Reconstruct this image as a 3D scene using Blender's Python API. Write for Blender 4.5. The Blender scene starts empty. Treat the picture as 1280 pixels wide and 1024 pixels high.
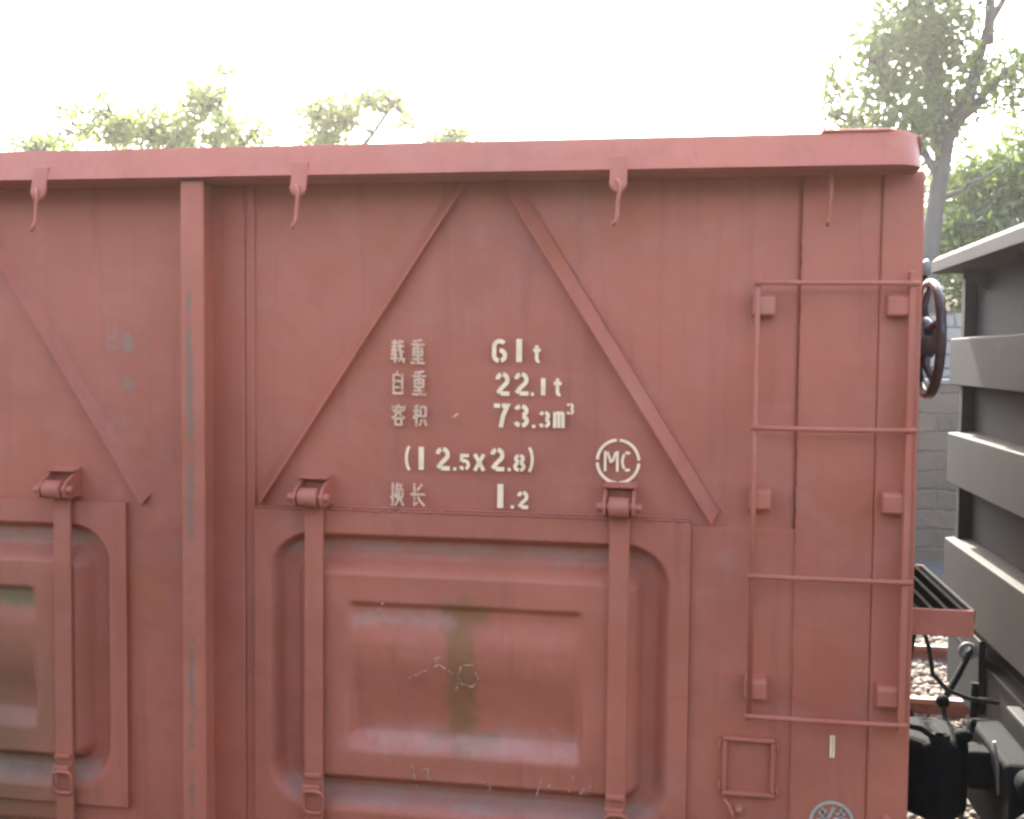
import bpy, bmesh, math, random
import numpy as np
from mathutils import Vector, Matrix

random.seed(7); rng = np.random.default_rng(7)
scene = bpy.context.scene
C = scene.collection

# ------------------------------------------------------------------ camera
EYE = Vector((0.0, 0.0, 2.5))
YAW, PIT, ROL = -0.1617, -0.0505, 0.00973
def cam_dir(x, y, z):
    c, s = math.cos(ROL), math.sin(ROL); x, y = x*c - y*s, x*s + y*c
    c, s = math.cos(PIT), math.sin(PIT); f, u = z*c - y*s, z*s + y*c
    c, s = math.cos(YAW), math.sin(YAW); X, Y = x*c + f*s, -x*s + f*c
    return Vector((X, Y, u))
rx, ux, fx = cam_dir(1, 0, 0), cam_dir(0, 1, 0), cam_dir(0, 0, 1)
cd = bpy.data.cameras.new('camera'); cam = bpy.data.objects.new('camera', cd); C.objects.link(cam)
m3 = Matrix((rx, ux, -fx)).transposed()
cam.matrix_world = Matrix.Translation(EYE) @ m3.to_4x4()
cd.sensor_width = 36.0; cd.lens = 36.0*1350/1280
cd.clip_start = 0.05; cd.clip_end = 1000
scene.camera = cam

# ------------------------------------------------------------------ world, sun, exposure
SUN_EL, SUN_AZ = math.radians(39), math.radians(-6)      # azimuth from +Y towards +X
w = bpy.data.worlds.new('World'); scene.world = w; w.use_nodes = True
nt = w.node_tree; bg = nt.nodes['Background']
sk = nt.nodes.new('ShaderNodeTexSky'); sk.sky_type = 'NISHITA'; sk.sun_disc = False
sk.sun_elevation = SUN_EL; sk.sun_rotation = SUN_AZ
sk.air_density = 1.0; sk.dust_density = 3.0; sk.ozone_density = 0.0; sk.altitude = 0
nt.links.new(sk.outputs[0], bg.inputs[0]); bg.inputs[1].default_value = 0.15
sd = bpy.data.lights.new('sun', 'SUN'); sun = bpy.data.objects.new('sun', sd); C.objects.link(sun)
sd.energy = 2.5; sd.angle = math.radians(0.5); sd.color = (1.0, 0.95, 0.86)
to_sun = Vector((math.sin(SUN_AZ)*math.cos(SUN_EL), math.cos(SUN_AZ)*math.cos(SUN_EL), math.sin(SUN_EL)))
sun.rotation_euler = to_sun.to_track_quat('Z', 'Y').to_euler()
scene.view_settings.view_transform = 'Standard'; scene.view_settings.look = 'None'
scene.view_settings.gamma = 1.0; scene.view_settings.use_curve_mapping = False
scene.view_settings.exposure = 3.12
scene.cycles.use_denoising = True
scene.cycles.pixel_filter_type = 'BLACKMAN_HARRIS'; scene.cycles.filter_width = 2.7
scene.cycles.max_bounces = 8; scene.cycles.volume_bounces = 1
scene.cycles.transparent_max_bounces = 16

# ------------------------------------------------------------------ materials
class N:
    def __init__(s, name):
        s.m = bpy.data.materials.new(name); s.m.use_nodes = True
        s.t = s.m.node_tree; s.b = s.t.nodes['Principled BSDF']; s.out = s.t.nodes['Material Output']
        s.geo = s.t.nodes.new('ShaderNodeNewGeometry')
        s.pos = s.geo.outputs['Position']
    def lk(s, a, b): s.t.links.new(a, b)
    def scaled(s, sx, sy, sz):
        v = s.t.nodes.new('ShaderNodeVectorMath'); v.operation = 'MULTIPLY'
        s.lk(s.pos, v.inputs[0]); v.inputs[1].default_value = (sx, sy, sz); return v.outputs[0]
    def noise(s, scale, detail=4, rough=.55, vec=None):
        n = s.t.nodes.new('ShaderNodeTexNoise'); n.inputs['Scale'].default_value = scale
        n.inputs['Detail'].default_value = detail; n.inputs['Roughness'].default_value = rough
        s.lk(vec or s.pos, n.inputs['Vector']); return n.outputs['Fac']
    def ramp(s, fac, lo, hi):
        r = s.t.nodes.new('ShaderNodeMapRange'); r.interpolation_type = 'SMOOTHSTEP'
        r.inputs[1].default_value = lo; r.inputs[2].default_value = hi
        s.lk(fac, r.inputs[0]); return r.outputs[0]
    def math(s, op, a, b=None, c=None):
        n = s.t.nodes.new('ShaderNodeMath'); n.operation = op
        for i, v in enumerate((a, b, c)):
            if v is None: continue
            if isinstance(v, (int, float)): n.inputs[i].default_value = v
            else: s.lk(v, n.inputs[i])
        return n.outputs[0]
    def mix(s, fac, a, b):
        n = s.t.nodes.new('ShaderNodeMix'); n.data_type = 'RGBA'
        if isinstance(fac, (int, float)): n.inputs['Factor'].default_value = fac
        else: s.lk(fac, n.inputs['Factor'])
        for k, v in (('A', a), ('B', b)):
            i = [q for q in n.inputs if q.name == k and q.type == 'RGBA'][0]
            if isinstance(v, tuple): i.default_value = (*v, 1)
            else: s.lk(v, i)
        return [q for q in n.outputs if q.type == 'RGBA'][0]
    def xyz(s):
        n = s.t.nodes.new('ShaderNodeSeparateXYZ'); s.lk(s.pos, n.inputs[0]); return n.outputs
    def bump(s, h, strength=.3, dist=.01, prev=None):
        n = s.t.nodes.new('ShaderNodeBump'); n.inputs['Strength'].default_value = strength
        n.inputs['Distance'].default_value = dist; s.lk(h, n.inputs['Height'])
        if prev: s.lk(prev, n.inputs['Normal'])
        s.lk(n.outputs[0], s.b.inputs['Normal']); return n.outputs[0]
    def col(s, c):
        if isinstance(c, tuple): s.b.inputs['Base Color'].default_value = (*c, 1)
        else: s.lk(c, s.b.inputs['Base Color'])
    def rough(s, r):
        if isinstance(r, (int, float)): s.b.inputs['Roughness'].default_value = r
        else: s.lk(r, s.b.inputs['Roughness'])

def box_mask(n, X0, X1, Z0, Z1, soft=.02, wob=None):
    x, y, z = n.xyz()
    if wob is not None:
        x = n.math('ADD', x, wob); z = n.math('ADD', z, wob)
    a = n.ramp(x, X0-soft, X0+soft); b = n.ramp(n.math('MULTIPLY', x, -1.0), -X1-soft, -X1+soft)
    c = n.ramp(z, Z0-soft, Z0+soft); d = n.ramp(n.math('MULTIPLY', z, -1.0), -Z1-soft, -Z1+soft)
    return n.math('MULTIPLY', n.math('MULTIPLY', a, b), n.math('MULTIPLY', c, d))

RED = (0.45, 0.116, 0.062)
def red_paint(name, door=False, post=False):
    n = N(name)
    big = n.noise(1.3, 3); med = n.noise(7, 5); fine = n.noise(160, 3)
    c = n.mix(n.ramp(big, .35, .68), RED, (0.37, 0.098, 0.054))
    c = n.mix(n.math('MULTIPLY', n.ramp(med, .45, .75), .45), c, (0.47, 0.135, 0.08))
    streak = n.noise(1.0, 5, .6, n.scaled(26, 26, 1.3))
    c = n.mix(n.math('MULTIPLY', n.ramp(streak, .5, .78), .32), c, (0.21, 0.06, 0.038))
    # orange rust bloom, small dark chips, pale scuffs
    rz = n.math('MULTIPLY', n.ramp(n.noise(2.6, 6, .7), .56, .72), .55)
    c = n.mix(rz, c, (0.40, 0.095, 0.030))
    chip = n.ramp(n.noise(38, 5, .65), .69, .73)
    c = n.mix(n.math('MULTIPLY', chip, .7), c, (0.16, 0.13, 0.11))
    dust = n.math('MULTIPLY', n.ramp(n.noise(4.3, 7, .72), .5, .8), .35)
    c = n.mix(dust, c, (0.38, 0.20, 0.14))
    x, y, z = n.xyz()
    # olive dirt on the second bay, low down
    olive = n.math('MULTIPLY', n.ramp(n.math('MULTIPLY', x, -1.0), 1.72, 2.15), n.ramp(n.math('MULTIPLY', z, -1.0), -2.25, -1.25))
    olive = n.math('MULTIPLY', olive, n.math('ADD', n.math('MULTIPLY', med, .6), .32))
    c = n.mix(olive, c, (0.135, 0.082, 0.034))
    if door:
        wob = n.math('MULTIPLY', n.math('SUBTRACT', n.noise(14, 6, .7), .5), .09)
        stem = box_mask(n, -.685, -.60, 1.37, 1.79, .02, wob)
        cap = box_mask(n, -.70, -.56, 1.71, 1.775, .022, wob)
        foot = box_mask(n, -.73, -.53, 1.355, 1.395, .02, wob); tip = box_mask(n, -.67, -.60, 1.325, 1.37, .02, wob)
        st = n.math('MAXIMUM', n.math('MAXIMUM', stem, cap), n.math('MAXIMUM', foot, tip))
        mot = n.math('ADD', n.math('MULTIPLY', n.noise(22, 5, .65), .7), .42)
        c = n.mix(n.math('MINIMUM', n.math('MULTIPLY', st, mot), 1.0), c, (0.235, 0.098, 0.032))
        # pale dirt lying in the pressed beads
        d1 = box_mask(n, -.97, -.66, 1.70, 1.745, .02, wob); d2 = box_mask(n, -.99, -.29, 1.335, 1.40, .03, wob)
        d = n.math('MULTIPLY', n.math('MULTIPLY', n.math('MAXIMUM', d1, d2), .8), n.ramp(n.noise(11, 6, .7), .3, .6))
        c = n.mix(n.math('MULTIPLY', d, .6), c, (0.44, 0.24, 0.185))
        g1 = box_mask(n, -2.2, -1.985, 1.70, 1.765, .02, wob)
        c = n.mix(n.math('MULTIPLY', g1, .75), c, (0.13, 0.105, 0.04))
        # bottom and top channel dust
        d3 = box_mask(n, -3.0, 0, 1.145, 1.215, .02, wob)
        d4 = box_mask(n, -3.0, 0, 1.905, 1.945, .02, wob)
        dep = n.ramp(y, 3.034, 3.05)
        c = n.mix(n.math('MULTIPLY', n.math('MULTIPLY', n.math('MAXIMUM', d3, d4), dep), n.math('MULTIPLY', n.ramp(n.noise(8, 6, .7), .25, .6), .5)), c, (0.30, 0.215, 0.165))
    if post:
        ed = n.math('ADD', x, n.math('MULTIPLY', n.math('SUBTRACT', n.noise(14, 5, .7), .5), .03))
        line = n.math('MULTIPLY', n.ramp(ed, -1.424, -1.418), n.ramp(n.math('MULTIPLY', ed, -1.0), 1.402, 1.408))
        line = n.math('MULTIPLY', line, n.ramp(n.noise(1, 6, .7, n.scaled(8, 8, 7)), .42, .5))
        line = n.math('MULTIPLY', line, n.ramp(n.math('MULTIPLY', z, -1.0), -2.72, -2.62))
        c = n.mix(n.math('MULTIPLY', line, .7), c, (0.17, 0.125, 0.08))
    if name == 'red_wagon_paint':
        fl_ = n.ramp(n.noise(24, 5, .7), .50, .56)
        for (a, b, e, f) in ((-1.74, -1.62, 2.485, 2.56), (-1.93, -1.89, 2.22, 2.24), (-1.70, -1.66, 2.37, 2.42), (-.355, -.33, 2.42, 2.44)):
            c = n.mix(n.math('MULTIPLY', n.math('MULTIPLY', box_mask(n, a, b, e, f, .02), fl_), .75), c, (0.27, 0.17, 0.12))
        wob = n.math('MULTIPLY', n.math('SUBTRACT', n.noise(6, 5, .7), .5), .25)
        for (a, b, e, f, k) in ((.33, .47, 1.50, 1.72, .42), (.30, .52, 2.10, 2.16, .45), (.19, .31, 1.95, 2.02, .3), (.60-1.3, .66-1.3, 2.70, 2.76, .5), (-1.11, -1.04, 2.66, 2.73, .5), (.17, .23, 2.46, 2.51, .7)):
            mk = box_mask(n, a, b, e, f, .06, wob)
            c = n.mix(n.math('MULTIPLY', mk, k), c, (0.38, 0.075, 0.035))
    n.col(c)
    n.rough(n.math('ADD', n.math('MULTIPLY', med, .25), .46))
    n.b.inputs['Specular IOR Level'].default_value = .35
    p = n.bump(n.noise(3.2, 3), .5, .04)
    n.bump(n.math('ADD', fine, n.math('MULTIPLY', med, 2.0)), .25, .0015, p)
    return n.m
M_red = red_paint('red_wagon_paint'); M_door = red_paint('red_door_paint', door=True); M_post = red_paint('red_post_paint', post=True)

def letter_mat(name, col, wear):
    n = N(name)
    w_ = n.ramp(n.noise(90, 5, .75), wear, wear+.10)
    n.col(n.mix(n.ramp(n.noise(30, 4), .3, .7), col, tuple(v*.82 for v in col))); n.rough(.6)
    tr = n.t.nodes.new('ShaderNodeBsdfTransparent'); mx = n.t.nodes.new('ShaderNodeMixShader')
    n.lk(w_, mx.inputs[0]); n.lk(tr.outputs[0], mx.inputs[1]); n.lk(n.b.outputs[0], mx.inputs[2]); n.lk(mx.outputs[0], n.out.inputs[0])
    return n.m
M_letter = letter_mat('cream_stencil_paint', (0.98, 0.64, 0.37), .22)
M_letter_faint = letter_mat('worn_stencil_paint', (0.74, 0.40, 0.24), .36)
M_letter_dull = letter_mat('dull_stencil_paint', (0.42, 0.36, 0.27), .28)

def grey_paint(name, base, dark):
    n = N(name)
    c = n.mix(n.ramp(n.noise(2.2, 5), .3, .7), base, dark)
    st = n.noise(1, 5, .6, n.scaled(14, 14, 1.2))
    c = n.mix(n.math('MULTIPLY', n.ramp(st, .5, .75), .5), c, tuple(v*.62 for v in base))
    c = n.mix(n.math('MULTIPLY', n.ramp(n.noise(5, 6, .7), .58, .75), .4), c, (0.05, 0.036, 0.024))
    n.col(c); n.rough(.75); n.b.inputs['Specular IOR Level'].default_value = .25; n.bump(n.noise(60, 4), .3, .003); return n.m
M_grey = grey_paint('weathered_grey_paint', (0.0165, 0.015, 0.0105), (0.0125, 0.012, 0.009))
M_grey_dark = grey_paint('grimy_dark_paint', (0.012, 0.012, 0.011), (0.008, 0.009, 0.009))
def steel(name, c, r, metal=0.0, spec=.3):
    n = N(name); n.col(n.mix(n.ramp(n.noise(18, 5, .65), .4, .7), c, tuple(v*.6 for v in c))); n.rough(r)
    n.b.inputs['Metallic'].default_value = metal; n.b.inputs['Specular IOR Level'].default_value = spec; n.bump(n.noise(70, 4), .3, .003); return n.m
M_iron = steel('dark_cast_iron', (0.010, 0.011, 0.011), .8, 0.0, .08)
M_hose = steel('black_rubber', (0.02, 0.021, 0.022), .45)
M_wheelpaint = steel('handwheel_brown_enamel', (0.075, 0.035, 0.03), .16)
M_rail = steel('worn_rail_steel', (0.35, 0.33, 0.30), .35, .6)
M_sleeper = steel('creosoted_wood', (0.12, 0.08, 0.06), .8)
M_plate = steel('pale_worn_steel', (0.30, 0.29, 0.25), .5)

n = N('trackside_ground'); c = n.mix(n.ramp(n.noise(.8, 5), .3, .7), (0.09, 0.08, 0.065), (0.06, 0.054, 0.045))
c = n.mix(n.ramp(n.noise(18, 5, .7), .45, .7), c, (0.17, 0.155, 0.13)); n.col(c); n.rough(.95)
n.bump(n.noise(22, 6, .7), .8, .05); M_ground = n.m
n = N('ballast_stone'); v = n.t.nodes.new('ShaderNodeTexVoronoi'); v.inputs['Scale'].default_value = 14; n.lk(n.pos, v.inputs[0])
sp = n.t.nodes.new('ShaderNodeSeparateColor'); n.lk(v.outputs['Color'], sp.inputs[0])
n.col(n.mix(sp.outputs[0], (0.08, 0.065, 0.05), (0.22, 0.175, 0.125))); n.rough(.9); n.bump(n.noise(60, 4), .5, .01); M_stone = n.m
n = N('hill_soil'); c = n.mix(n.ramp(n.noise(.9, 5, .6), .42, .58), (0.15, 0.11, 0.08), (0.045, 0.06, 0.025)); n.col(c); n.rough(1); n.bump(n.noise(3, 6, .7), 1, .3); M_hill = n.m
n = N('path_dirt'); n.col(n.mix(n.noise(3, 5), (0.22, 0.17, 0.115), (0.16, 0.13, 0.095))); n.rough(1); M_path = n.m
def stonewall(name, a, b, mortar, sc):
    n = N(name); x, y, z = n.xyz(); cb = n.t.nodes.new('ShaderNodeCombineXYZ'); n.lk(x, cb.inputs[0]); n.lk(z, cb.inputs[1])
    wv = n.t.nodes.new('ShaderNodeVectorMath'); wv.operation = 'ADD'; n.lk(cb.outputs[0], wv.inputs[0])
    nz = n.t.nodes.new('ShaderNodeTexNoise'); nz.inputs['Scale'].default_value = 2.5; n.lk(n.pos, nz.inputs[0])
    sc_ = n.t.nodes.new('ShaderNodeVectorMath'); sc_.operation = 'SCALE'; sc_.inputs['Scale'].default_value = .16; n.lk(nz.outputs['Color'], sc_.inputs[0]); n.lk(sc_.outputs[0], wv.inputs[1])
    br = n.t.nodes.new('ShaderNodeTexBrick'); n.lk(wv.outputs[0], br.inputs['Vector']); br.inputs['Scale'].default_value = 1
    br.inputs['Brick Width'].default_value = sc[0]; br.inputs['Row Height'].default_value = sc[1]; br.inputs['Mortar Size'].default_value = .022
    br.inputs['Mortar Smooth'].default_value = .6
    for k, v in (('Color1', a), ('Color2', b), ('Mortar', mortar)): br.inputs[k].default_value = (*v, 1)
    n.col(n.mix(n.math('MULTIPLY', n.noise(5, 5, .7), .5), br.outputs['Color'], tuple(v*.7 for v in a))); n.rough(.95)
    n.bump(n.math('SUBTRACT', n.math('MULTIPLY', n.noise(9, 5), .6), br.outputs['Fac']), .8, .05); return n.m
M_wall = stonewall('grey_stone_blocks', (0.135, 0.103, 0.068), (0.105, 0.083, 0.056), (0.14, 0.11, 0.07), (.52, .24))
M_wall2 = stonewall('pale_stone_blocks', (0.24, 0.22, 0.19), (0.17, 0.155, 0.14), (0.1, 0.085, 0.075), (.4, .22))

def leaf_mat(name, a, b, tr, glow=(0.12, 0.16, 0.025)):
    n = N(name); c = n.mix(n.ramp(n.noise(1.1, 4), .35, .65), a, b)
    n.col(c); n.rough(.55)
    t = n.t.nodes.new('ShaderNodeBsdfTranslucent'); mx = n.t.nodes.new('ShaderNodeMixShader'); mx.inputs[0].default_value = tr
    br = n.mix(0.5, c, glow); n.lk(br, t.inputs[0])
    n.lk(n.b.outputs[0], mx.inputs[1]); n.lk(t.outputs[0], mx.inputs[2]); n.lk(mx.outputs[0], n.out.inputs[0]); return n.m
M_leaf = leaf_mat('green_leaves', (0.042, 0.072, 0.016), (0.064, 0.094, 0.022), .42, (0.20, 0.29, 0.055))
M_leaf_pale = leaf_mat('pale_yellow_green_leaves', (0.12, 0.17, 0.04), (0.19, 0.20, 0.045), .6, (0.36, 0.43, 0.13))
n = N('tree_bark'); n.col(n.mix(n.noise(6, 5, .7), (0.05, 0.043, 0.038), (0.08, 0.07, 0.062))); n.rough(.95); n.bump(n.noise(20, 5, .7), .8, .03); M_bark = n.m

# ------------------------------------------------------------------ mesh helpers
class MB:
    def __init__(s): s.v = []; s.f = []; s.sm = []
    def add(s, vs, fs, smooth=False):
        o = len(s.v); s.v += [tuple(v) for v in vs]; s.f += [tuple(i+o for i in f) for f in fs]; s.sm += [smooth]*len(fs); return s
    def box(s, x0, x1, y0, y1, z0, z1):
        vs = [(x, y, z) for z in (z0, z1) for y in (y0, y1) for x in (x0, x1)]
        return s.add(vs, [(0, 2, 3, 1), (4, 5, 7, 6), (0, 1, 5, 4), (2, 6, 7, 3), (0, 4, 6, 2), (1, 3, 7, 5)])
    def prism(s, poly, axis, a, b):
        """poly in the two other axes, extruded along axis from a to b"""
        def mk(p, t):
            return (t, p[0], p[1]) if axis == 'x' else (p[0], t, p[1]) if axis == 'y' else (p[0], p[1], t)
        n_ = len(poly); vs = [mk(p, a) for p in poly] + [mk(p, b) for p in poly]
        fs = [tuple(range(n_)), tuple(range(2*n_-1, n_-1, -1))] + [(i, i+n_, (i+1) % n_+n_, (i+1) % n_) for i in range(n_)]
        return s.add(vs, fs)
    def tube(s, pts, r, seg=10, closed=False, caps=True):
        pts = [Vector(p) for p in pts]; n_ = len(pts)
        rs = r if isinstance(r, (list, tuple)) else [r]*n_
        rings = []; prev = None
        for i, p in enumerate(pts):
            if closed: t = pts[(i+1) % n_] - pts[i-1]
            else: t = pts[min(i+1, n_-1)] - pts[max(i-1, 0)]
            t.normalize()
            if prev is None:
                a = Vector((0, 0, 1)) if abs(t.z) < .9 else Vector((1, 0, 0))
                u = t.cross(a).normalized()
            else: u = (prev - t*prev.dot(t)).normalized()
            prev = u; v_ = t.cross(u)
            rings.append([p + (u*math.cos(2*math.pi*k/seg) + v_*math.sin(2*math.pi*k/seg))*rs[i] for k in range(seg)])
        vs = [q for g in rings for q in g]; fs = []
        for i in range(n_ if closed else n_-1):
            j = (i+1) % n_
            for k in range(seg): fs.append((i*seg+k, i*seg+(k+1) % seg, j*seg+(k+1) % seg, j*seg+k))
        s.add(vs, fs, True)
        if not closed and caps:
            o = len(s.v)-len(vs)
            s.f += [tuple(o+k for k in range(seg))[::-1], tuple(o+(n_-1)*seg+k for k in range(seg))]; s.sm += [False, False]
        return s
    def lathe(s, prof, axis, c, seg=32):
        """prof: (radius, along) pairs around the axis through c"""
        vs = []
        for r, a in prof:
            for k in range(seg):
                t = 2*math.pi*k/seg; p, q = r*math.cos(t), r*math.sin(t)
                d = (a, p, q) if axis == 'x' else (q, a, p) if axis == 'y' else (p, q, a)
                vs.append((c[0]+d[0], c[1]+d[1], c[2]+d[2]))
        fs = [(i*seg+k, i*seg+(k+1) % seg, (i+1)*seg+(k+1) % seg, (i+1)*seg+k) for i in range(len(prof)-1) for k in range(seg)]
        return s.add(vs, fs, True)
    def sphere(s, c, r, sx=1, sy=1, sz=1, n_=10):
        vs = []; fs = []
        for i in range(n_+1):
            a = math.pi*i/n_
            for k in range(n_*2):
                b = math.pi*k/n_
                vs.append((c[0]+r*sx*math.sin(a)*math.cos(b), c[1]+r*sy*math.sin(a)*math.sin(b), c[2]+r*sz*math.cos(a)))
        for i in range(n_):
            for k in range(2*n_):
                k2 = (k+1) % (2*n_); fs.append((i*2*n_+k, (i+1)*2*n_+k, (i+1)*2*n_+k2, i*2*n_+k2))
        return s.add(vs, fs, True)
    def build(s, name, mat, parent=None, bevel=0.0, seg=2, fix=True):
        me = bpy.data.meshes.new(name); me.from_pydata(s.v, [], s.f)
        me.polygons.foreach_set('use_smooth', s.sm); me.materials.append(mat); me.update()
        if fix:
            bm = bmesh.new(); bm.from_mesh(me); bmesh.ops.recalc_face_normals(bm, faces=bm.faces); bm.to_mesh(me); bm.free()
        o = bpy.data.objects.new(name, me); C.objects.link(o)
        if parent is not None:
            o.parent = parent; bpy.context.view_layer.update()
            o.location = -world_loc(parent)
        if bevel:
            b = o.modifiers.new('bevel', 'BEVEL'); b.width = bevel; b.segments = seg; b.limit_method = 'ANGLE'; b.angle_limit = math.radians(35)
        return o
def world_loc(o):
    l = Vector((0, 0, 0))
    while o is not None: l = l + o.location; o = o.parent
    return l
def tag(o, label=None, cat=None, group=None, kind=None):
    if label: o['label'] = label
    if cat: o['category'] = cat
    if group: o['group'] = group
    if kind: o['kind'] = kind
    return o
def empty(name, loc, label, cat, group=None):
    o = bpy.data.objects.new(name, None); C.objects.link(o); o.location = loc; o.empty_display_size = .2
    return tag(o, label, cat, group)
def copy_part(o, dx, parent):
    c = o.copy(); C.objects.link(c); c.parent = parent; c.location = o.location.copy()
    if dx: c.location.x += dx
    for ch in [q for q in list(bpy.data.objects) if q.parent == o]: copy_part(ch, 0, c)
    return c

# ------------------------------------------------------------------ the red gondola
YP = 3.05            # plane of the side sheets
XE = 0.612           # wagon end
BAY = 1.695
LX = -11.9           # far end
YF = 6.25            # far side
W = empty('freight_wagon', (-5.6, 4.65, 0.15), 'faded red open freight wagon with white stencilled load figures, side doors and an end ladder', 'freight wagon', 'freight wagons coupled in one train')

def ss(a, b, x):
    t = np.clip((x-a)/(b-a), 0, 1); return t*t*(3-2*t)

# side sheet: slightly buckled between the posts
def side_sheet():
    xs = np.linspace(-11.9, .30, 700); zs = np.linspace(1.02, 3.0, 110)
    vs = []; fs = []
    for z in zs:
        for x in xs:
            t = ((x+1.405) % BAY)/BAY
            e = math.sin(math.pi*t)*math.sin(math.pi*(z-1.02)/1.98)
            y = YP + e*(.006*math.sin(3.1*x+1.3*z)+.005*math.cos(5.0*z-2*x)) + .0015*math.sin(9*x+4*z)
            vs.append((x, y, z))
    nx = len(xs)
    for j in range(len(zs)-1):
        for i in range(nx-1):
            xm, zm = (xs[i]+xs[i+1])/2, (zs[j]+zs[j+1])/2; u = (xm-.014) % BAY-BAY       # door openings
            if -1.25 < u < -.018 and 1.12 < zm < 2.02 and xm > -11.75: continue
            fs.append((j*nx+i, j*nx+i+1, (j+1)*nx+i+1, (j+1)*nx+i))
    m = MB().add(vs, fs, True)
    return m
m = side_sheet()
o = m.build('side_sheet', M_red, W, fix=False)
s_ = o.modifiers.new('solid', 'SOLIDIFY'); s_.thickness = .01; s_.offset = -1
# corner sheets of the end bay: three plates with joints
MB().box(.29, .60, 3.066, 3.074, 1.02, 3.0).build('joint_backing', M_red, W)  # hidden backing plate, added to stop light leaking through the sheet joints
MB().box(.3008, .5028, 3.038, 3.062, 1.02, 3.0).build('corner_sheet', M_red, W, .003)
MB().box(.5035, XE, 3.030, 3.075, 1.02, 3.0).build('corner_post', M_red, W, .008, 3)
# narrow cover strips beside the joints, upper reinforcement sheet joint
MB().box(.014, .299, 3.0425, 3.052, 1.02, 2.026).build('lower_sheet', M_red, W, .002)
# far side, ends, floor, sill
MB().box(LX, XE, YF-.02, YF, 1.02, 3.0).build('far_side_sheet', M_red, W)
MB().box(XE-.012, XE, 3.077, YF-.022, 1.02, 3.0).build('end_wall', M_red, W)
MB().box(LX-.012, LX, 3.06, YF-.022, 1.02, 3.0).build('end_wall', M_red, W)
for z in (1.5, 2.15):
    MB().box(XE+.001, XE+.035, 3.55, YF-.1, z-.05, z+.05).build('end_rib', M_red, W, .01)
MB().box(LX, XE-.014, 3.08, YF-.03, 1.0, 1.06).build('floor', M_grey_dark, W)
MB().prism([(3.02, .80), (3.10, .80), (3.10, 1.015), (3.02, 1.015)], 'x', LX, XE).build('side_sill', M_red, W, .01)
MB().prism([(6.18, .80), (6.26, .80), (6.26, 1.015), (6.18, 1.015)], 'x', LX, XE).build('side_sill', M_red, W, .01)
MB().box(LX, XE-.02, 4.45, 4.85, .72, .995).build('centre_sill', M_grey_dark, W, .01)

# top rail, with its rounded corner
def rail_mesh(y0, y1):
    m = MB(); z0, z1 = 2.992, 3.083
    # plan outline with a rounded end corner
    r = .085; out = [(LX, y0)]
    xe = .585
    for k in range(9):
        a = -math.pi/2 + (math.pi/2)*k/8; out.append((xe-r+r*math.cos(a), y0+r+r*math.sin(a)))
    out += [(xe, y1), (LX, y1)]
    m.prism(out, 'z', z0, z1)
    m.v = [(x, y+(.045 if z > z0+.01 and y < y0+.08 else 0), z) for (x, y, z) in m.v]
    return m
m = rail_mesh(2.885, 3.07)
m.build('top_rail', M_red, W, .012, 3)
MB().prism([(.500, 3.071), (.585, 3.071), (.585, 6.23), (.500, 6.23)], 'z', 2.995, 3.085).build('end_rail', M_red, W, .012, 3)
MB().prism([(LX, 6.19), (.498, 6.19), (.498, 6.33), (LX, 6.33)], 'z', 2.995, 3.08).build('far_top_rail', M_red, W, .012, 3)
MB().prism([(.33, 2.925), (.50, 2.925), (.565, 2.99), (.565, 3.30), (.49, 3.30), (.33, 3.09)], 'z', 3.0835, 3.092).build('corner_gusset', M_red, W, .003)

# posts
def post_mesh(cx):
    m = MB()
    m.prism([(cx-.036, 2.912), (cx+.034, 2.912), (cx+.036, 2.922), (cx+.008, 2.932), (cx+.006, 3.049), (cx-.034, 3.049)], 'z', .98, 2.988)
    return m
post = post_mesh(-1.405).build('side_post', M_post, W, .007, 3)
fl = MB().box(-1.405-.095, -1.405+.105, 3.036, 3.049, .98, 2.99).build('post_flange', M_post, post, .004)
fl2 = MB().box(-1.2995, -1.270, 3.040, 3.049, 1.02, 2.99).build('cover_strip', M_red, W, .003)
for k in range(1, 7): copy_part(post, -BAY*k, W)

# diagonal braces: a bent plate, sharp ridge on the inner edge, lying down to the sheet outside
def brace(a, b, sgn):
    """a: top inner, b: bottom inner (x,z); sgn +1 if outside is to the right"""
    ax, az = a; bx, bz = b
    d = Vector((bx-ax, bz-az)).normalized(); p = Vector((-d.y, d.x))
    if p.x*sgn < 0: p = -p
    wd = .042; h = .032; K_ = 4
    def sec(q, back=0):
        out = [(q.x, YP+.004, q.y), (q.x, YP-h, q.y)]
        for i in range(K_+1):
            t = i/K_; u = .005+(wd-.005)*t
            out.append((q.x+p.x*u-d.x*back*t, YP-h*(1-t)**1.15+.0015*t, q.y+p.y*u-d.y*back*t))
        out.append((q.x+p.x*wd-d.x*back, YP+.004, q.y+p.y*wd-d.y*back))
        return out
    A = sec(Vector(a)); B = sec(Vector(b), .02); n_ = len(A)
    fs = [tuple(range(n_)), tuple(range(2*n_-1, n_-1, -1))] + [(i, i+n_, (i+1) % n_+n_, (i+1) % n_) for i in range(n_)]
    return MB().add(A+B, fs)
bl = brace((-.6311, 2.964+.02), (-1.246, 2.052), -1).build('diagonal_brace', M_red, W, .003)
br_ = brace((-.533, 2.964+.02), (.068, 2.036), 1).build('diagonal_brace', M_red, W, .003)
for k in range(1, 7):
    copy_part(bl, -BAY*k, W); copy_part(br_, -BAY*k, W)

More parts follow.
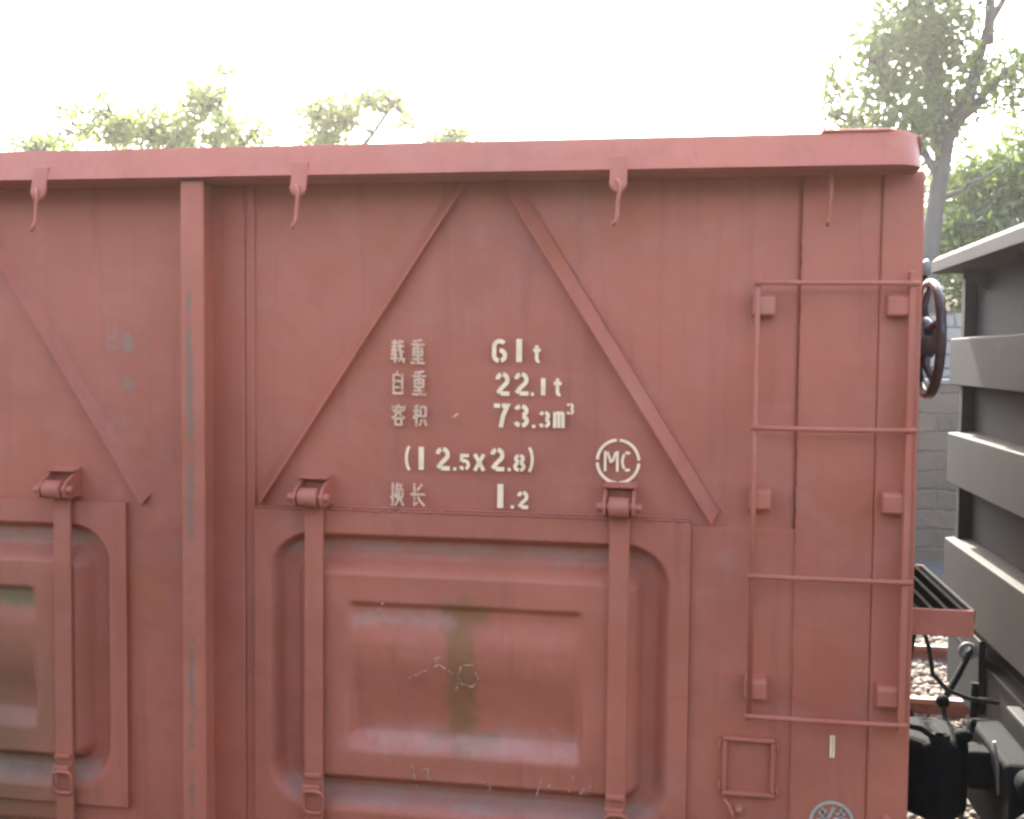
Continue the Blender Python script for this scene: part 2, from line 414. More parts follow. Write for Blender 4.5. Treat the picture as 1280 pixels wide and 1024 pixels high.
# pressed side door as a height field
def rr(x, z, x0, x1, z0, z1, r):
    cx, cz = (x0+x1)/2, (z0+z1)/2
    qx = np.abs(x-cx)-(x1-x0)/2+r; qz = np.abs(z-cz)-(z1-z0)/2+r
    return np.minimum(np.maximum(qx, qz), 0)+np.hypot(np.maximum(qx, 0), np.maximum(qz, 0))-r
def door_mesh():
    X0, X1, Z0, Z1 = -1.268, .014, 1.095, 2.04
    xs = np.linspace(X0, X1, 300); zs = np.linspace(Z0, Z1, 240)
    x, z = np.meshgrid(xs, zs)
    do = rr(x, z, -1.222, -.040, 1.14, 1.968, .13)
    di = rr(x, z, -1.125, -.135, 1.235, 1.872, .045)
    tb = ss(-.10, .02, np.abs(z-1.555)-.36)*np.sign(z-1.555)      # +1 along the top, -1 along the bottom
    wo_ = .045-.020*tb; wi = .048+.018*tb                          # steep looking down, long looking up
    def sw(t): t = np.clip(t, 0, 1); return t*t*(3-2*t)
    depth = .052*sw((.004-do)/wo_)
    depth -= .056*sw((wi*.55-di)/wi)
    # two horizontal beads pressed into the middle
    wx = ss(.36, .34, np.abs(x+.634)-.0)
    env = ss(-.985, -.95, x)*ss(-.275, -.31, x)
    b1 = ss(1.776, 1.752, z)*ss(1.64, 1.74, z)
    b2 = ss(1.318, 1.386, z)*ss(1.62, 1.39, z)
    depth += .016*env*b1+.036*env*b2
    mid = ss(1.60, 1.72, z)*0
    depth += .0025*np.sin(4*x+3*z)*ss(0, -.05, di)
    y = 3.030+depth
    vs = np.stack([x, y, z], -1).reshape(-1, 3).tolist(); nx = len(xs)
    fs = [(j*nx+i, j*nx+i+1, (j+1)*nx+i+1, (j+1)*nx+i) for j in range(len(zs)-1) for i in range(nx-1)]
    m = MB().add(vs, fs, True)
    # rim turned back to the sheet
    for (p, q) in (((X0, Z0), (X1, Z0)), ((X1, Z0), (X1, Z1)), ((X1, Z1), (X0, Z1)), ((X0, Z1), (X0, Z0))):
        m.add([(p[0], 3.030, p[1]), (q[0], 3.030, q[1]), (q[0], 3.054, q[1]), (p[0], 3.054, p[1])], [(0, 3, 2, 1)])
    return m
door = door_mesh().build('side_door', M_door, W, fix=False)
def hinge_parts(cx):
    # strap down the door
    st = MB().prism([(3.006, 2.065), (3.018, 2.070), (3.018, 1.245), (3.018, 1.03), (3.006, 1.03), (3.004, 1.23)], 'x', cx-.0285, cx+.0285).build('door_strap', M_red, door, .004)
    MB().box(cx-.026, cx+.026, 2.992, 3.004, 1.246, 1.262).build('strap_stop', M_red, st, .004)
    MB().box(cx-.030, cx+.024, 2.988, 3.003, 1.208, 1.226).build('strap_stop', M_red, st, .004)
    pts = []
    for k in range(24):
        a = 2*math.pi*k/24; s2 = .5
        px = math.copysign(abs(math.cos(a))**s2, math.cos(a)); pz = math.copysign(abs(math.sin(a))**s2, math.sin(a))
        pts.append((cx+.004+.031*px, 2.990-.004*pz, 1.176+.034*pz))
    MB().tube(pts, .0055, 8, closed=True).build('latch_ring', M_red, st)
    # bracket with ears, roller and pin
    hb = MB().box(cx-.046, cx+.046, 3.03, 3.052, 2.055, 2.145)
    hb.box(cx-.046, cx+.046, 2.998, 3.031, 2.132, 2.140)
    h = hb.build('hinge_bracket', M_red, W, .003)
    for s3 in (-1, 1):
        e = MB().prism([(3.05, 2.145), (3.05, 2.06), (2.985, 2.052), (2.952, 2.062), (2.945, 2.085), (2.965, 2.108)], 'x', cx+s3*.040-.005, cx+s3*.040+.005)
        e.build('hinge_ear', M_red, h, .002)
    MB().lathe([(0, -.028), (.025, -.028), (.028, -.024), (.028, .024), (.025, .028), (0, .028)], 'x', (cx, 2.968, 2.083), 28).build('hinge_roller', M_red, h)
    MB().lathe([(0, -.062), (.011, -.062), (.013, -.058), (.013, .058), (.011, .062), (0, .062)], 'x', (cx, 2.968, 2.083), 16).build('hinge_pin', M_red, h)
    return h
h1 = hinge_parts(-1.076); h2 = hinge_parts(-.183)
for k in range(1, 7):
    copy_part(door, -BAY*k, W); copy_part(h1, -BAY*k, W); copy_part(h2, -BAY*k, W)
MB().box(-1.27, .012, 3.044, 3.0525, 2.043, 2.050).build('door_header', M_red, W, .002)

def weld(p, q, y, r_=.0035):
    k = max(8, int((Vector(q)-Vector(p)).length/.012)); a_, b_ = Vector((p[0], y, p[1])), Vector((q[0], y, q[1]))
    MB().tube([a_+(b_-a_)*(i/k)+Vector((rng.normal(0, .0006), 0, rng.normal(0, .0006))) for i in range(k+1)], [r_*(1+.35*math.sin(i*1.9)+rng.normal(0, .12)) for i in range(k+1)], 6).build('weld_bead', M_red, W)
weld((-1.262, 2.0415), (.012, 2.0415), 3.030)
weld((.300, 1.05), (.300, 2.98), 3.040); weld((-1.294, 1.05), (-1.294, 2.98), 3.041, .003)
weld((-.640, 2.975), (-1.250, 2.062), YP-.001, .003); weld((-.4725, 2.975), (.098, 2.066), YP-.001, .003)
# tarpaulin hooks on the top rail
def hook(cx, flat=True):
    if flat:
        pl = []
        for (a, b) in ((-.023, 3.030), (-.023, 2.952)): pl.append((cx+a, b))
        for k in range(9):
            t = math.pi+math.pi*k/8; pl.append((cx+.023*math.cos(t), 2.952+.020*math.sin(t)))
        pl += [(cx+.023, 2.952), (cx+.023, 3.030)]
        hp = MB().prism(pl, 'y', 2.875, 2.883)
        hp.v = [(x, y+max(0, z-2.992)*.5, z) for (x, y, z) in hp.v]
        hp = hp.build('hook_plate', M_red, W, .002)
    else:
        hp = MB().box(cx-.004, cx+.004, 2.96, 3.0, 2.945, 2.988).build('hook_plate', M_red, W, .002)
    y = 2.886
    if flat:
        p = [(cx-.006, 2.887, 2.956), (cx-.003, 2.874, 2.962), (cx+.005, 2.862, 2.952), (cx+.008, 2.860, 2.936), (cx+.003, 2.864, 2.92), (cx, 2.866, 2.90), (cx, 2.864, 2.87), (cx-.003, 2.856, 2.853), (cx-.009, 2.858, 2.845), (cx-.013, 2.868, 2.851)]
    else:
        p = [(cx, 2.985, 2.966), (cx, 2.965, 2.957), (cx, 2.962, 2.94), (cx-.002, 2.975, 2.90), (cx-.004, 2.985, 2.87), (cx-.006, 2.975, 2.852), (cx-.006, 2.965, 2.862)]
    MB().tube(p, .0055, 8).build('rope_hook', M_red, hp)
    return hp
hk = hook(-.192)
hk2 = hook(-1.075)
hook(.362, False)
for d in (-.785,): copy_part(hk2, d, W)
for k in range(2, 6):
    copy_part(hk, -BAY*k, W); copy_part(hk2, -BAY*k+.06, W)

# ladder
LYD = 2.985
def lx(x): return x*LYD/YP
LZ = lambda z: 2.5+(z-2.5)*LYD/YP
lad = MB().tube([(lx(.184), LYD, LZ(2.735)), (lx(.184), LYD, LZ(1.485))], .0075, 8).build('ladder_stile', M_red, W)
MB().box(lx(.582), lx(.600), LYD-.006, LYD+.03, LZ(1.475), LZ(2.735)).build('ladder_stile', M_red, W, .003)
for z in (2.705, 2.306, 1.893, 1.497):
    dz = rng.uniform(-.002, .002)
    MB().tube([(lx(.172), LYD-.008, LZ(z)), (lx(.30), LYD-.009, LZ(z-.001)), (lx(.45), LYD-.008, LZ(z-.0015)), (lx(.608), LYD-.008, LZ(z-.001+dz))], .0072, 10).build('ladder_rung', M_red, W)
for z in (2.640, 2.113, 1.588):
    for (a, b) in ((.172, .232), (.528, .585)):
        k = MB().prism([(3.049, z-.030), (3.0, z-.030), (2.986, z-.026), (2.986, z+.022), (3.0, z+.030), (3.049, z+.034)], 'x', lx(a), lx(b)).build('ladder_bracket', M_red, W, .006, 3)

# card holder frame and bolts
def card():
    x0, x1, z0, z1, y0, y1 = .112, .256, 1.274, 1.441, 3.024, 3.0425
    t = .012
    h = MB().box(x0, x1, y0, y1, z1-t, z1).build('card_holder', M_red, W, .003)
    MB().box(x0, x1, y0, y1, z0, z0+t).build('holder_bar', M_red, h, .003)
    MB().box(x0, x0+t, y0+.003, y1, z0+t+.001, z1-t-.001).build('holder_bar', M_red, h, .003)
    MB().box(x1-t, x1, y0+.003, y1, z0+t+.001, z1-t-.001).build('holder_bar', M_red, h, .003)
    for x in (x0-.012, x1+.001):
        for z in (z0+.01, z1-.035):
            MB().box(x, x+.011, y0+.008, y1, z, z+.025).build('holder_tab', M_red, h, .003)
card()
def bolt(x, z, y=3.042, r=.013):
    MB().lathe([(0, -.022), (r*.7, -.021), (r, -.012), (r, 0), (r*1.7, 0.001), (r*1.7, .004)], 'y', (x, y, z), 16).build('bolt', M_red, W)
bolt(.158, 1.232); bolt(.556, 1.238, 3.03)
MB().tube([(.120, 3.030, 1.262), (.132, 3.02, 1.248), (.142, 3.018, 1.226), (.140, 3.02, 1.20)], .006, 8).build('door_chain', M_red, W)

# ---- stencilled figures: thin raised paint
def ribbon(m, pts, wd, y=0.0):
    """flat ribbon in the XZ plane along pts, butt ends"""
    P_ = [Vector(p) for p in pts]; L = []; R = []
    for i, p in enumerate(P_):
        a = (P_[i]-P_[i-1]).normalized() if i else None
        b = (P_[i+1]-P_[i]).normalized() if i < len(P_)-1 else None
        if a is None: t = b; k = 1
        elif b is None: t = a; k = 1
        else:
            t = (a+b).normalized(); k = 1/max(.55, t.dot(a))
        nrm = Vector((-t.y, t.x))
        L.append(p+nrm*wd/2*k); R.append(p-nrm*wd/2*k)
    n_ = len(P_); yf = y-.0016
    vs = [(q.x, yf, q.y) for q in L]+[(q.x, yf, q.y) for q in R]+[(q.x, y, q.y) for q in L]+[(q.x, y, q.y) for q in R]
    fs = []
    for i in range(n_-1):
        fs += [(i, i+1, n_+i+1, n_+i), (i, 2*n_+i, 2*n_+i+1, i+1), (n_+i, n_+i+1, 3*n_+i+1, 3*n_+i)]
    fs += [(0, n_, 3*n_, 2*n_), (n_-1, 3*n_-1, 4*n_-1, 2*n_-1+0)] if False else []
    m.add(vs, fs)
def arc(cx, cy, rx_, ry_, a0, a1, n_=10):
    return [(cx+rx_*math.cos(math.radians(a0+(a1-a0)*k/n_)), cy+ry_*math.sin(math.radians(a0+(a1-a0)*k/n_))) for k in range(n_+1)]
# glyph strokes in a unit box, centre lines kept .14 inside it
G = {
 '6': [arc(.5, .68, .34, .25, 35, 175)+[(.16, .5)]+arc(.5, .30, .34, .23, 180, 262), arc(.5, .30, .34, .23, 285, 450, 12)],
 '1': [[(.5, .02), (.5, .98)]],
 't': [[(.48, .98), (.48, .25)]+arc(.68, .22, .2, .14, 180, 300, 5), [(.1, .70), (.36, .70)], [(.6, .70), (.9, .70)]],
 '2': [arc(.5, .68, .33, .24, 175, 105, 6), arc(.5, .68, .33, .24, 85, -38, 9)+[(.42, .30), (.2, .09)], [(.40, .075), (.98, .075)]],
 '7': [[(.03, .92), (.42, .92)], [(.52, .92), (.86, .92), (.60, .5), (.46, .02)]],
 '3': [arc(.46, .72, .34, .20, 165, 105, 5), arc(.46, .72, .34, .20, 80, -75, 9), arc(.46, .29, .37, .21, 75, -80, 9), arc(.46, .29, .37, .21, -105, -165, 5)],
 '5': [[(.88, .92), (.22, .92), (.19, .55)], arc(.46, .34, .36, .26, 125, -70, 12), arc(.46, .34, .36, .26, -100, -160, 5)],
 '8': [arc(.5, .74, .30, .18, 100, 260, 10), arc(.5, .74, .30, .18, 80, -80, 10), arc(.5, .28, .36, .21, 100, 260, 10), arc(.5, .28, .36, .21, 80, -80, 10)],
 '.': [[(.5, 0), (.5, 1)]],
 'x': [[(.12, .98), (.88, .02)], [(.88, .98), (.56, .56)], [(.44, .44), (.12, .02)]],
 '(': [arc(1.2, .5, .9, .56, 118, 242, 10)],
 ')': [arc(-.2, .5, .9, .56, 62, -62, 10)],
 'm': [[(.14, 0), (.14, .95)], [(.26, .88), (.46, .88), (.5, .80), (.5, 0)], [(.62, .88), (.80, .88), (.86, .80), (.86, 0)]],
 'M': [[(.10, 0), (.10, 1)], [(.22, .95), (.46, .42)], [(.54, .50), (.70, .95)], [(.80, 1), (.80, 0)]],
 'C': [arc(.55, .5, .40, .45, 60, 115, 6), arc(.55, .5, .40, .45, 125, 235, 8), arc(.55, .5, .40, .45, 245, 300, 6)],
 'zhong': [[(.16, .93), (.84, 1.0)], [(.02, .80), (.98, .80)], [(.2, .68), (.2, .32)], [(.8, .68), (.8, .32)], [(.2, .66), (.8, .66)], [(.2, .5), (.8, .5)], [(.2, .34), (.8, .34)], [(.5, .97), (.5, .04)], [(.12, .19), (.88, .19)], [(.0, .03), (1., .03)]],
 'zi': [[(.52, 1.0), (.42, .88)], [(.14, .84), (.86, .84)], [(.14, .86), (.14, .02)], [(.86, .86), (.86, .02)], [(.14, .57), (.86, .57)], [(.14, .31), (.86, .31)], [(.14, .05), (.86, .05)]],
 'zai': [[(.08, .88), (.56, .88)], [(.32, 1.0), (.32, .74)], [(.0, .72), (1., .72)], [(.05, .56), (.54, .56)], [(.28, .68), (.12, .36), (.52, .36)], [(.34, .50), (.34, .02)], [(.0, .2), (.56, .22)], [(.66, 1.0), (.70, .5), (.82, .18), (.98, .06), (1., .22)], [(.92, .56), (.76, .26), (.58, .06)], [(.80, .96), (.92, .84)]],
 'rong': [[(.5, 1.0), (.5, .90)], [(.06, .68), (.06, .86), (.94, .86), (.94, .70)], [(.38, .80), (.18, .62)], [(.62, .80), (.84, .64)], [(.5, .70), (.30, .48), (.02, .34)], [(.5, .70), (.72, .48), (.98, .34)], [(.28, .34), (.28, .02)], [(.74, .34), (.74, .02)], [(.28, .34), (.74, .34)], [(.28, .05), (.74, .05)]],
 'ji': [[(.40, .97), (.10, .86)], [(.0, .70), (.48, .70)], [(.24, .9), (.24, .0)], [(.24, .62), (.02, .34)], [(.24, .60), (.44, .42)], [(.56, .90), (.56, .44)], [(.94, .90), (.94, .44)], [(.56, .88), (.94, .88)], [(.56, .46), (.94, .46)], [(.66, .32), (.50, .04)], [(.84, .32), (1., .04)]],
 'huan': [[(.0, .74), (.36, .74)], [(.19, 1.0), (.19, .06), (.06, .1)], [(.0, .36), (.36, .48)], [(.58, 1.0), (.44, .78)], [(.56, .90), (.82, .90), (.74, .78)], [(.46, .74), (.46, .40)], [(.92, .74), (.92, .40)], [(.46, .72), (.92, .72)], [(.36, .38), (1., .38)], [(.69, .72), (.66, .34), (.38, .02)], [(.70, .36), (1., .02)]],
 'chang': [[(.80, .96), (.42, .66)], [(.0, .52), (1., .52)], [(.28, 1.0), (.28, .06), (.50, .18)], [(.46, .50), (.64, .24), (.98, .02)]],
}
def glyph(m, ch, x0, x1, z0, z1, wd, y):
    for i, st in enumerate(G[ch]):
        ribbon(m, [(x0+(x1-x0)*u, z0+(z1-z0)*v) for u, v in st], wd, y-.00013*i)
def yat(): return YP-.0085
def line_of(items, mat, wd, name='stencilled_lettering', y=None):
    m = MB()
    for it in items:
        ch, x0, x1, z0, z1 = it[:5]; w2 = it[5] if len(it) > 5 else wd
        if ch == '1': w2 = (x1-x0)*.92; x0, x1 = (x0+x1)/2-.01, (x0+x1)/2+.01
        elif ch == '.': w2 = (x1-x0)
        else:
            e = w2/2; x0 += e*(.8 if ch in ('m','zhong','zi','zai','rong','ji','huan','chang') else .1); x1 -= e*(.8 if ch in ('m','zhong','zi','zai','rong','ji','huan','chang') else .1)
            if ch not in ('zhong', 'zi', 'zai', 'rong', 'ji', 'huan', 'chang', 'm', 'M', 'x', 't', '7'): z0 += e*.25; z1 -= e*.25
        glyph(m, ch, x0, x1, z0, z1, w2, yat() if y is None else y)
    o = m.build(name, mat, W, fix=False); return o
WD = .0125
line_of([('6', -.557, -.510, 2.477, 2.545), ('1', -.486, -.468, 2.478, 2.547), ('t', -.440, -.412, 2.479, 2.529, .010)], M_letter, WD)
line_of([('2', -.547, -.502, 2.383, 2.451), ('2', -.493, -.447, 2.384, 2.452), ('.', -.442, -.433, 2.384, 2.394), ('1', -.414, -.400, 2.385, 2.436), ('t', -.380, -.351, 2.385, 2.436, .010)], M_letter, WD)
line_of([('7', -.551, -.502, 2.291, 2.360), ('3', -.490, -.445, 2.292, 2.361), ('.', -.438, -.428, 2.293, 2.302), ('3', -.418, -.384, 2.293, 2.342, .010), ('m', -.381, -.341, 2.294, 2.342, .0095), ('3', -.339, -.318, 2.332, 2.366, .007)], M_letter, WD)
line_of([('(', -.812, -.792, 2.161, 2.234, .0085), ('1', -.770, -.753, 2.163, 2.233), ('2', -.721, -.675, 2.164, 2.233), ('.', -.666, -.657, 2.165, 2.174), ('5', -.649, -.616, 2.165, 2.214, .010), ('x', -.608, -.572, 2.165, 2.215, .011), ('2', -.560, -.515, 2.166, 2.235), ('.', -.507, -.498, 2.167, 2.177), ('8', -.491, -.455, 2.166, 2.218, .010), (')', -.450, -.430, 2.166, 2.238, .0085)], M_letter, WD)
line_of([('1', -.537, -.518, 2.059, 2.131), ('.', -.497, -.488, 2.060, 2.069), ('2', -.480, -.445, 2.060, 2.112, .0105)], M_letter, WD)
CW = .0068
line_of([('zai', -.858, -.811, 2.473, 2.541), ('zhong', -.797, -.749, 2.472, 2.541)], M_letter_faint, CW)
line_of([('zi', -.853, -.812, 2.382, 2.450), ('zhong', -.793, -.745, 2.381, 2.450)], M_letter_faint, CW)
line_of([('rong', -.853, -.808, 2.291, 2.354), ('ji', -.789, -.744, 2.290, 2.355)], M_letter_faint, CW)
line_of([('huan', -.857, -.811, 2.056, 2.125), ('chang', -.796, -.747, 2.057, 2.125)], M_letter_faint, CW)
m = MB()
for q in range(4):
    a = 90*q+4; ribbon(m, arc(-.192, 2.203, .0585, .0605, a, a+82, 18), .0085, yat())
glyph(m, 'M', -.233, -.184, 2.174, 2.232, .0075, yat()); glyph(m, 'C', -.185, -.150, 2.176, 2.231, .0075, yat())
m.build('circled_letter_mark', M_letter, W, fix=False)
m = MB(); glyph(m, '1', .398, .414, 1.397, 1.462, .0065, 3.037); ribbon(m, [(.4135, 1.398), (.4135, 1.461)], .005, 3.037)
m.build('stencilled_digit', M_letter, W, fix=False)
m = MB(); cx, cz = .413, 1.214
for q in range(2): ribbon(m, arc(cx, cz, .0565, .0575, 2+180*q, 178+180*q, 26), .0080, 3.037)
for pts, wd in (([(cx-.036, cz+.024), (cx-.014, cz+.034)], .010), ([(cx-.040, cz+.006), (cx-.010, cz+.010)], .008), ([(cx-.025, cz+.042), (cx-.025, cz-.028)], .006), ([(cx+.006, cz+.044), (cx-.016, cz+.0)], .008), ([(cx+.010, cz+.026), (cx+.036, cz+.026)], .007), ([(cx+.004, cz+.012), (cx+.042, cz+.012)], .008), ([(cx+.024, cz+.042), (cx+.024, cz-.030)], .007), ([(cx+.002, cz-.004), (cx+.044, cz-.006)], .006), ([(cx-.04, cz-.03), (cx+.04, cz-.03)], .007)):
    ribbon(m, pts, wd, 3.037)
m.build('circled_emblem', M_letter_dull, W, fix=False)
# chalk scratches on the sheet and the door
def scratch(lines, y, wd, mat, name='chalk_scratches', parent=W):
    m = MB()
    for l in lines: ribbon(m, l, wd, y)
    return m.build(name, mat, parent, fix=False)
M_chalk = letter_mat('chalk_marks', (0.52, 0.32, 0.22), .46)
scratch([[(-.672, 2.317), (-.660, 2.325), (-.652, 2.331)]], yat(), .005, M_letter_faint)
DY = 3.0215
scratch([[(-.935, 1.68), (-.90, 1.73), (-.868, 1.775)], [(-.79, 1.555), (-.73, 1.585), (-.70, 1.60), (-.715, 1.618), (-.695, 1.622)], [(-.70, 1.60), (-.66, 1.575)],
  [(-.60, 1.60), (-.585, 1.565), (-.60, 1.54), (-.63, 1.545), (-.645, 1.565), (-.635, 1.60), (-.60, 1.605)], [(-.64, 1.555), (-.655, 1.515)],
  [(-.78, 1.30), (-.77, 1.25), (-.765, 1.23)], [(-.755, 1.285), (-.73, 1.29), (-.735, 1.26), (-.715, 1.258)], [(-.575, 1.263), (-.56, 1.26), (-.545, 1.25), (-.55, 1.24)],
  [(-.395, 1.29), (-.41, 1.235)], [(-.36, 1.275), (-.38, 1.262), (-.355, 1.255)], [(-.305, 1.30), (-.325, 1.22)], [(-.29, 1.275), (-.275, 1.262), (-.285, 1.25), (-.262, 1.252), (-.255, 1.275)]], DY, .0038, M_chalk, parent=door)

# brake platform, grating, handwheel on the end
MB().box(XE+.002, .785, 3.095, 3.103, 1.737, 1.812).build('brake_platform', M_red, W, .003)
for i, x in enumerate((.635, .675, .715, .755, .783)):
    MB().box(x-.006, x+.006, 3.105, 3.75, 1.775, 1.812).build('platform_bar', M_iron, W, .002)
MB().box(XE+.002, .790, 3.752, 3.76, 1.742, 1.812).build('platform_edge', M_red, W, .003)
MB().tube([(.63, 3.12, 1.73), (.63, 3.3, 1.45)], .01).build('platform_stay', M_iron, W)
hwc = Vector((.722, 3.47, 2.560))
hw = empty('brake_handwheel', hwc, None, None); hw.parent = W; hw.location = hwc-W.location
R_ = .170
rim = MB().tube([(hwc.x, hwc.y+R_*math.cos(2*math.pi*k/40), hwc.z+R_*math.sin(2*math.pi*k/40)) for k in range(40)], .015, 12, closed=True).build('rim', M_wheelpaint, hw)
for k in range(5):
    a = 2*math.pi*k/5+math.pi/2
    MB().tube([(hwc.x-.012, hwc.y+.03*math.cos(a), hwc.z+.03*math.sin(a)), (hwc.x-.018, hwc.y+.1*math.cos(a), hwc.z+.1*math.sin(a)), (hwc.x, hwc.y+(R_-.004)*math.cos(a), hwc.z+(R_-.004)*math.sin(a))], [.018, .012, .010], 10).build('spoke', M_wheelpaint, hw)
MB().lathe([(0, .035), (.018, .035), (.03, .025), (.055, .012), (.072, -.01), (.078, -.04), (.06, -.06), (.03, -.065), (.02, -.11)], 'x', hwc, 24).build('hub', M_wheelpaint, hw)
MB().tube([(.735, 3.60, 2.765), (.735, 3.60, 2.80), (.74, 3.605, 2.815)], [.012, .016, .004], 8).build('pawl', M_plate, hw)
MB().tube([(.68, 3.60, 2.60), (.70, 3.60, 2.72), (.735, 3.60, 2.765)], .008, 8).build('pawl_arm', M_iron, hw)
MB().tube([(.665, 3.47, 2.56), (.665, 3.47, 1.2)], .014, 8).build('brake_shaft', M_iron, W)

# coupler and running gear
def coupler(x0, dirn, root, mat):
    y = 4.65
    c_ = MB().box(min(x0, x0+dirn*.30), max(x0, x0+dirn*.30), y-.07, y+.07, .74, .90).build('coupler', mat, root, .02, 3)
    xh = x0+dirn*.30
    head = MB().prism([(xh, y-.10), (xh+dirn*.07, y-.19), (xh+dirn*.20, y-.20), (xh+dirn*.22, y-.12), (xh+dirn*.13, y-.03), (xh+dirn*.14, y+.06), (xh+dirn*.24, y+.10), (xh+dirn*.20, y+.18), (xh+dirn*.05, y+.15), (xh, y+.10)], 'z', .64, .965)
    head.build('coupler_head', mat, c_, .045, 4)
    MB().lathe([(0, .18), (.03, .18), (.03, -.18), (0, -.18)], 'z', (xh+dirn*.12, y-.15, .81), 14).build('knuckle_pin', mat, c_)
    return c_
coupler(XE-.02, 1, W, M_iron)
def wheelset(cx, root, mats):
    for yy, s3 in ((3.93, -1), (5.37, 1)):
        MB().lathe([(.10, -.07), (.10, .06), (.16, .03), (.36, .02), (.38, -.05 if s3 > 0 else -.07), (.42, -.068), (.42, .05), (.448, .055), (.448, .075), (.38, .075), (.36, .04), (.16, .05), (.10, .06)] if s3 < 0 else
                   [(.10, .07), (.10, -.06), (.16, -.03), (.36, -.02), (.38, .07), (.42, .068), (.42, -.05), (.448, -.055), (.448, -.075), (.38, -.075), (.36, -.04), (.16, -.05), (.10, -.06)], 'y', (cx, yy, .57), 40).build('wheel', mats, root)
    MB().lathe([(0, -.95), (.07, -.95), (.075, -.7), (.09, 0), (.075, .7), (.07, .95), (0, .95)], 'y', (cx, 4.65, .57), 16).build('axle', mats, root)
for x in (-.55, -2.30, -9.0, -10.75): wheelset(x, W, M_iron)
for cx in (-1.425, -9.875):
    for y in (3.62, 5.68):
        MB().prism([(cx-1.1, .68), (cx-.7, .80), (cx+.7, .80), (cx+1.1, .68), (cx+1.1, .50), (cx+.75, .48), (cx+.35, .28), (cx-.35, .28), (cx-.75, .48), (cx-1.1, .50)], 'y', y-.05, y+.05).build('bogie_frame', M_iron, W, .02)

# ------------------------------------------------------------------ the grey wagon behind the coupling
GX = 1.475
K = empty('freight_wagon', (7.7, 4.65, 0.15), 'weathered grey freight wagon with broad horizontal ribs across its end wall, right of the gap', 'freight wagon', 'freight wagons coupled in one train')
MB().box(GX+.055, GX+.075, 3.10, 6.18, 1.02, 2.9715).build('end_wall', M_grey, K)
for (z0, z1) in ((2.36, 2.625), (1.825, 2.11), (1.165, 1.53)):
    m = MB(); pl = [(GX+.054, z0), (GX-.062, z0), (GX-.062, z1-.014), (GX+.054, z1)]
    m.prism(pl, 'y', 3.055, 6.245); m.build('end_rib', M_grey, K, .006)
MB().box(GX-.012, GX+.05, 6.16, 6.225, 1.02, 2.97).build('corner_post', M_grey, K, .004)
MB().box(GX-.012, GX+.05, 3.075, 3.15, 1.02, 2.97).build('corner_post', M_grey, K, .004)
m = MB(); pl = [(1.315, 2.972), (1.315, 3.035), (1.345, 3.062), (1.60, 3.078), (1.60, 2.972)]
m.prism(pl, 'y', 2.98, 6.30); m.build('top_cap', M_grey, K, .004)
for y in (5.95, 5.0, 4.2, 3.5):
    MB().prism([(GX+.054, 2.86), (GX+.054, 2.964), (1.40, 2.964), (1.40, 2.92)], 'y', y-.006, y+.006).build('cap_bracket', M_grey_dark, K, .002)
MB().box(GX+.021, GX+12.3, 3.06, 3.08, 1.02, 2.97).build('side_sheet', M_grey, K)
MB().box(GX+.021, GX+12.3, 6.18, 6.20, 1.02, 2.97).build('far_side_sheet', M_grey, K)
MB().box(GX+12.3, GX+12.32, 3.06, 6.20, 1.02, 2.97).build('end_wall', M_grey, K)
for k in range(8): MB().box(GX+.1+k*1.7, GX+.18+k*1.7, 2.96, 3.059, 1.0, 2.96).build('side_post', M_grey, K, .01)
MB().box(GX+.09, GX+12.3, 2.95, 3.09, 2.972, 3.06).build('top_rail', M_grey, K, .01)
MB().box(GX+.021, GX+12.3, 3.09, 6.17, 1.0, 1.05).build('floor', M_grey_dark, K)
MB().box(GX-.035, GX+.06, 3.05, 6.22, .72, 1.018).build('end_sill', M_grey_dark, K, .008)
MB().box(GX+.07, GX+12.2, 4.45, 4.85, .60, .99).build('centre_sill', M_grey_dark, K, .01)
MB().box(GX-.10, GX-.036, 4.42, 4.88, .60, 1.01).build('striker_plate', M_grey_dark, K, .01)
MB().box(GX-.066, GX-.036, 5.45, 5.72, .78, 1.14).build('lever_bracket', M_grey, K, .004)
coupler(GX-.02, -1, K, M_iron)
MB().prism([(4.30, .56), (5.02, .56), (5.02, .84), (4.94, .93), (4.38, .93), (4.30, .84)], 'x', 1.24, GX-.101).build('draft_gear_housing', M_iron, K, .02, 3)
MB().box(1.30, GX-.036, 3.55, 4.28, .52, .70).build('end_crossbeam', M_iron, K, .02)
MB().tube([(1.38, 4.28-.17*math.cos(a), .66-.15*math.sin(a)) for a in [2*math.pi*k/30 for k in range(30)]], .024, 10, closed=True).build('coiled_hose', M_hose, K)
MB().prism([(3.5, .30), (5.9, .30), (5.9, .62), (3.5, .62)], 'x', 1.75, 1.85).build('bogie_beam', M_iron, K, .02)
for x in (2.62, 4.37, 11.1, 12.85): wheelset(x, K, M_iron)
for cx in (3.495, 11.975):
    for y in (3.62, 5.68):
        MB().prism([(cx-1.1, .68), (cx-.7, .80), (cx+.7, .80), (cx+1.1, .68), (cx+1.1, .50), (cx+.75, .48), (cx+.35, .28), (cx-.35, .28), (cx-.75, .48), (cx-1.1, .50)], 'y', y-.05, y+.05).build('bogie_frame', M_iron, K, .02)
